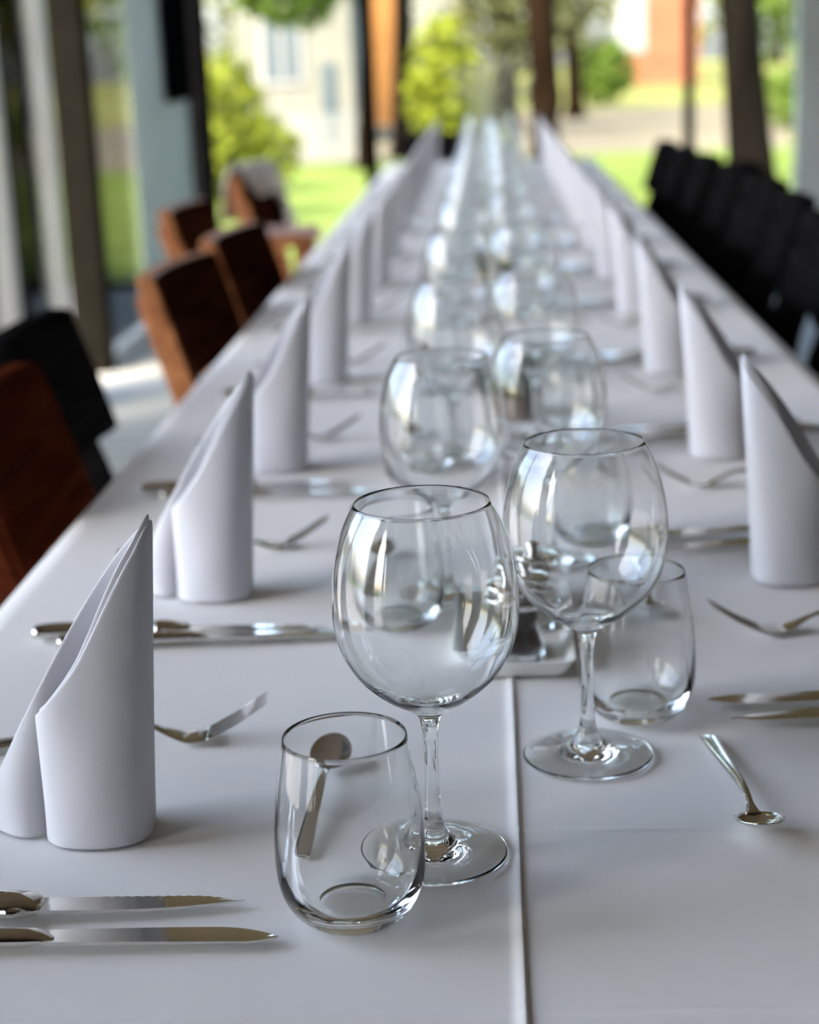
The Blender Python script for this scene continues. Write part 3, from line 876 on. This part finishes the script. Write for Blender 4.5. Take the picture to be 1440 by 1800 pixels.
# X at depth Y for a picture column
def colx(px, Y): return (px - 855) / 3000.0 * Y * 1.003
bush(colx(400, 14), 14, 0.75, 1.35, M['leaf_lime'], 'lime green bush just outside the left corner post', 1100, 0.07)
bush(colx(470, 17), 17, 0.7, 0.75, M['leaf_lime'], 'low lime green bush in front of the picket fence', 600, 0.07)
bush(colx(785, 19), 19, 0.9, 1.65, M['leaf_lime'], 'lime green bush beyond the far end of the table', 1100, 0.09)
bush(colx(1370, 26), 26, 1.6, 0.9, M['leaf_green'], 'low green bush at the right behind the leaning trunk', 500, 0.12)
bush(colx(1440, 14), 14, 0.7, 0.75, M['leaf_lime'], 'lime green bush at the lower right edge outside', 700, 0.07)
bush(colx(1050, 40), 40, 1.5, 1.5, M['leaf_green'], 'rounded green bush in front of the orange brick house', 600, 0.16)
tree('garden_tree', colx(945, 15), 15, 0.15, 5.5, [(0, 0, 4.6, 0.8, 1.5, 1.2)], M['leaf_green'], M['bark'], 'brown tree trunk standing beyond the table end', 0.0, forks=((2.2, 0.6, 0.2, 1.8), (2.5, -0.6, 0, 1.6)))
tree('garden_tree', colx(1300, 14.2), 14.2, 0.17, 5.0, [(-0.1, 0, 4.3, 0.75, 1.5, 1.2)], M['leaf_green'], M['bark_dark'], 'dark leaning tree trunk outside on the right', -0.045, forks=((1.45, 0.5, 0.1, 0.9), (2.4, -0.5, 0, 1.4)))
tree('garden_tree', colx(712, 22), 22, 0.13, 5.5, [(0, 0, 4.6, 1.8, 1.8, 1.3)], M['leaf_dark'], M['bark_dark'], 'slim dark trunk beside the ochre wall in the distance', 0.0, forks=((2.0, 0.6, 0, 1.4),))
tree('garden_tree', colx(642, 20), 20, 0.06, 3.4, [(-0.75, 0, 2.35, 0.85, 0.9, 0.75)], M['leaf_green'], M['bark'], 'small tree with hanging green crown before the cream house', 0.0, n=1500)
tree('garden_tree', colx(880, 27), 27, 0.2, 6.0, [(0.1, 0, 2.6, 1.1, 1.0, 1.8)], M['leaf_dark'], M['bark_dark'], 'olive tree behind the far end of the table', 0.02, n=1500, leaf=0.13)
tree('garden_tree', colx(1000, 33), 33, 0.16, 7.0, [(0.1, 0, 2.9, 1.0, 1.0, 1.8)], M['leaf_pale'], M['bark'], 'pale leaved tree right of the brown trunk', 0.0, n=1100, leaf=0.15)
tree('garden_tree', colx(1385, 40), 40, 0.2, 6.0, [(0, 0, 3.6, 2.4, 1.5, 1.6)], M['leaf_lime'], M['bark'], 'bright green tree crown at the upper right', 0.0, n=900, leaf=0.2)
for k in range(14):
    xx = -52 + k * 7.7; yy = 100 + (6 if k % 2 else -6)
    tree('distant_tree', xx, yy, 0.3, 9, [(0, 0, 5.0, 3.9, 2.2, 4.8)], M['leaf_pale' if k % 3 else 'leaf_green'], M['bark'],
         '%s distant tree from the left in the row closing the meadow' % (ORD + ['last'])[k], n=500, leaf=0.6, group='row of distant trees')

def house(name, x0, x1, y, depth, h, mwall, label, openings, roof_over=0.4):
    r = tag(empty(name, (x0, y, -0.02)), label, 'house', 'houses beyond the garden')
    w = x1 - x0
    q = MB(); q.box(0, 0, 0, w, depth, h); q.build('wall', mwall, r)
    q = MB(); q.add([(-roof_over, -roof_over, h), (w + roof_over, -roof_over, h), (w + roof_over, depth + roof_over, h), (-roof_over, depth + roof_over, h), (w * 0.2, depth / 2, h + 1.8), (w * 0.8, depth / 2, h + 1.8)],
                    [(0, 1, 5, 4), (1, 2, 5), (2, 3, 4, 5), (3, 0, 4), (0, 3, 2, 1)])
    q.build('roof', M['roof'], r)
    for (kind, a, z0, c, z1) in openings:
        f = MB()
        f.box(a, -0.05, z0, c, 0.02, z1)
        if kind == 'window':
            fr = f.build('window', M['win_white'], r)
            g = MB(); g.box(a + 0.07, -0.065, z0 + 0.07, (a + c) / 2 - 0.03, -0.045, z1 - 0.07); g.box((a + c) / 2 + 0.03, -0.065, z0 + 0.07, c - 0.07, -0.045, z1 - 0.07)
            g.build('pane', M['win_dark'], fr)
        elif kind == 'white':
            f.build('shutter', M['win_white'], r)
        else:
            f.build('door', M['win_dark'], r)
    return r
house('cream_house', colx(430, 26), colx(626, 26), 26, 5, 3.0, M['white_wall'], 'cream rendered house beyond the lawn on the left', [('window', 0.35, 0.9, 1.0, 1.9), ('door', 1.25, 0, 1.45, 1.2)])
house('ochre_house', colx(645, 33), colx(702, 33), 33, 5, 3.2, M['orange'], 'narrow ochre building left of the slim dark trunk', [])
house('brick_house', colx(1105, 60), colx(1212, 60), 60, 7, 4.5, M['brick'], 'orange brick house beyond the meadow', [('white', -0.6, 1.1, 0.35, 3.2)])
house('brick_house', colx(735, 48), colx(835, 48), 48, 6, 4.0, M['white_wall'], 'pale house glimpsed above the middle lime bush', [('window', 0.3, 1.0, 1.1, 2.2)])
# low picket fence by the cream house
fr = tag(empty('picket_fence', (colx(445, 21), 21, -0.02)), 'pale picket fence in front of the cream house', 'fence')
q = MB()
for k in range(22): q.box(k * 0.065, 0, 0.05, k * 0.065 + 0.035, 0.02, 0.62)
q.box(0, 0.02, 0.18, 1.42, 0.045, 0.22); q.box(0, 0.02, 0.48, 1.42, 0.045, 0.52)
q.build('picket', M['win_white'], fr)
# hedge of bushes beyond the left windows
for k in range(7):
    yy = 4.2 + k * 2.45
    rng2 = random.Random(k)
    bush(-8.2 - 0.3 * (k % 2), yy, 2.2, 1.7 + 0.2 * (k % 3), M['leaf_green'] if k % 2 else M['leaf_pale'], '%s bush in the row beyond the left windows' % ORD[k], 700, 0.13)
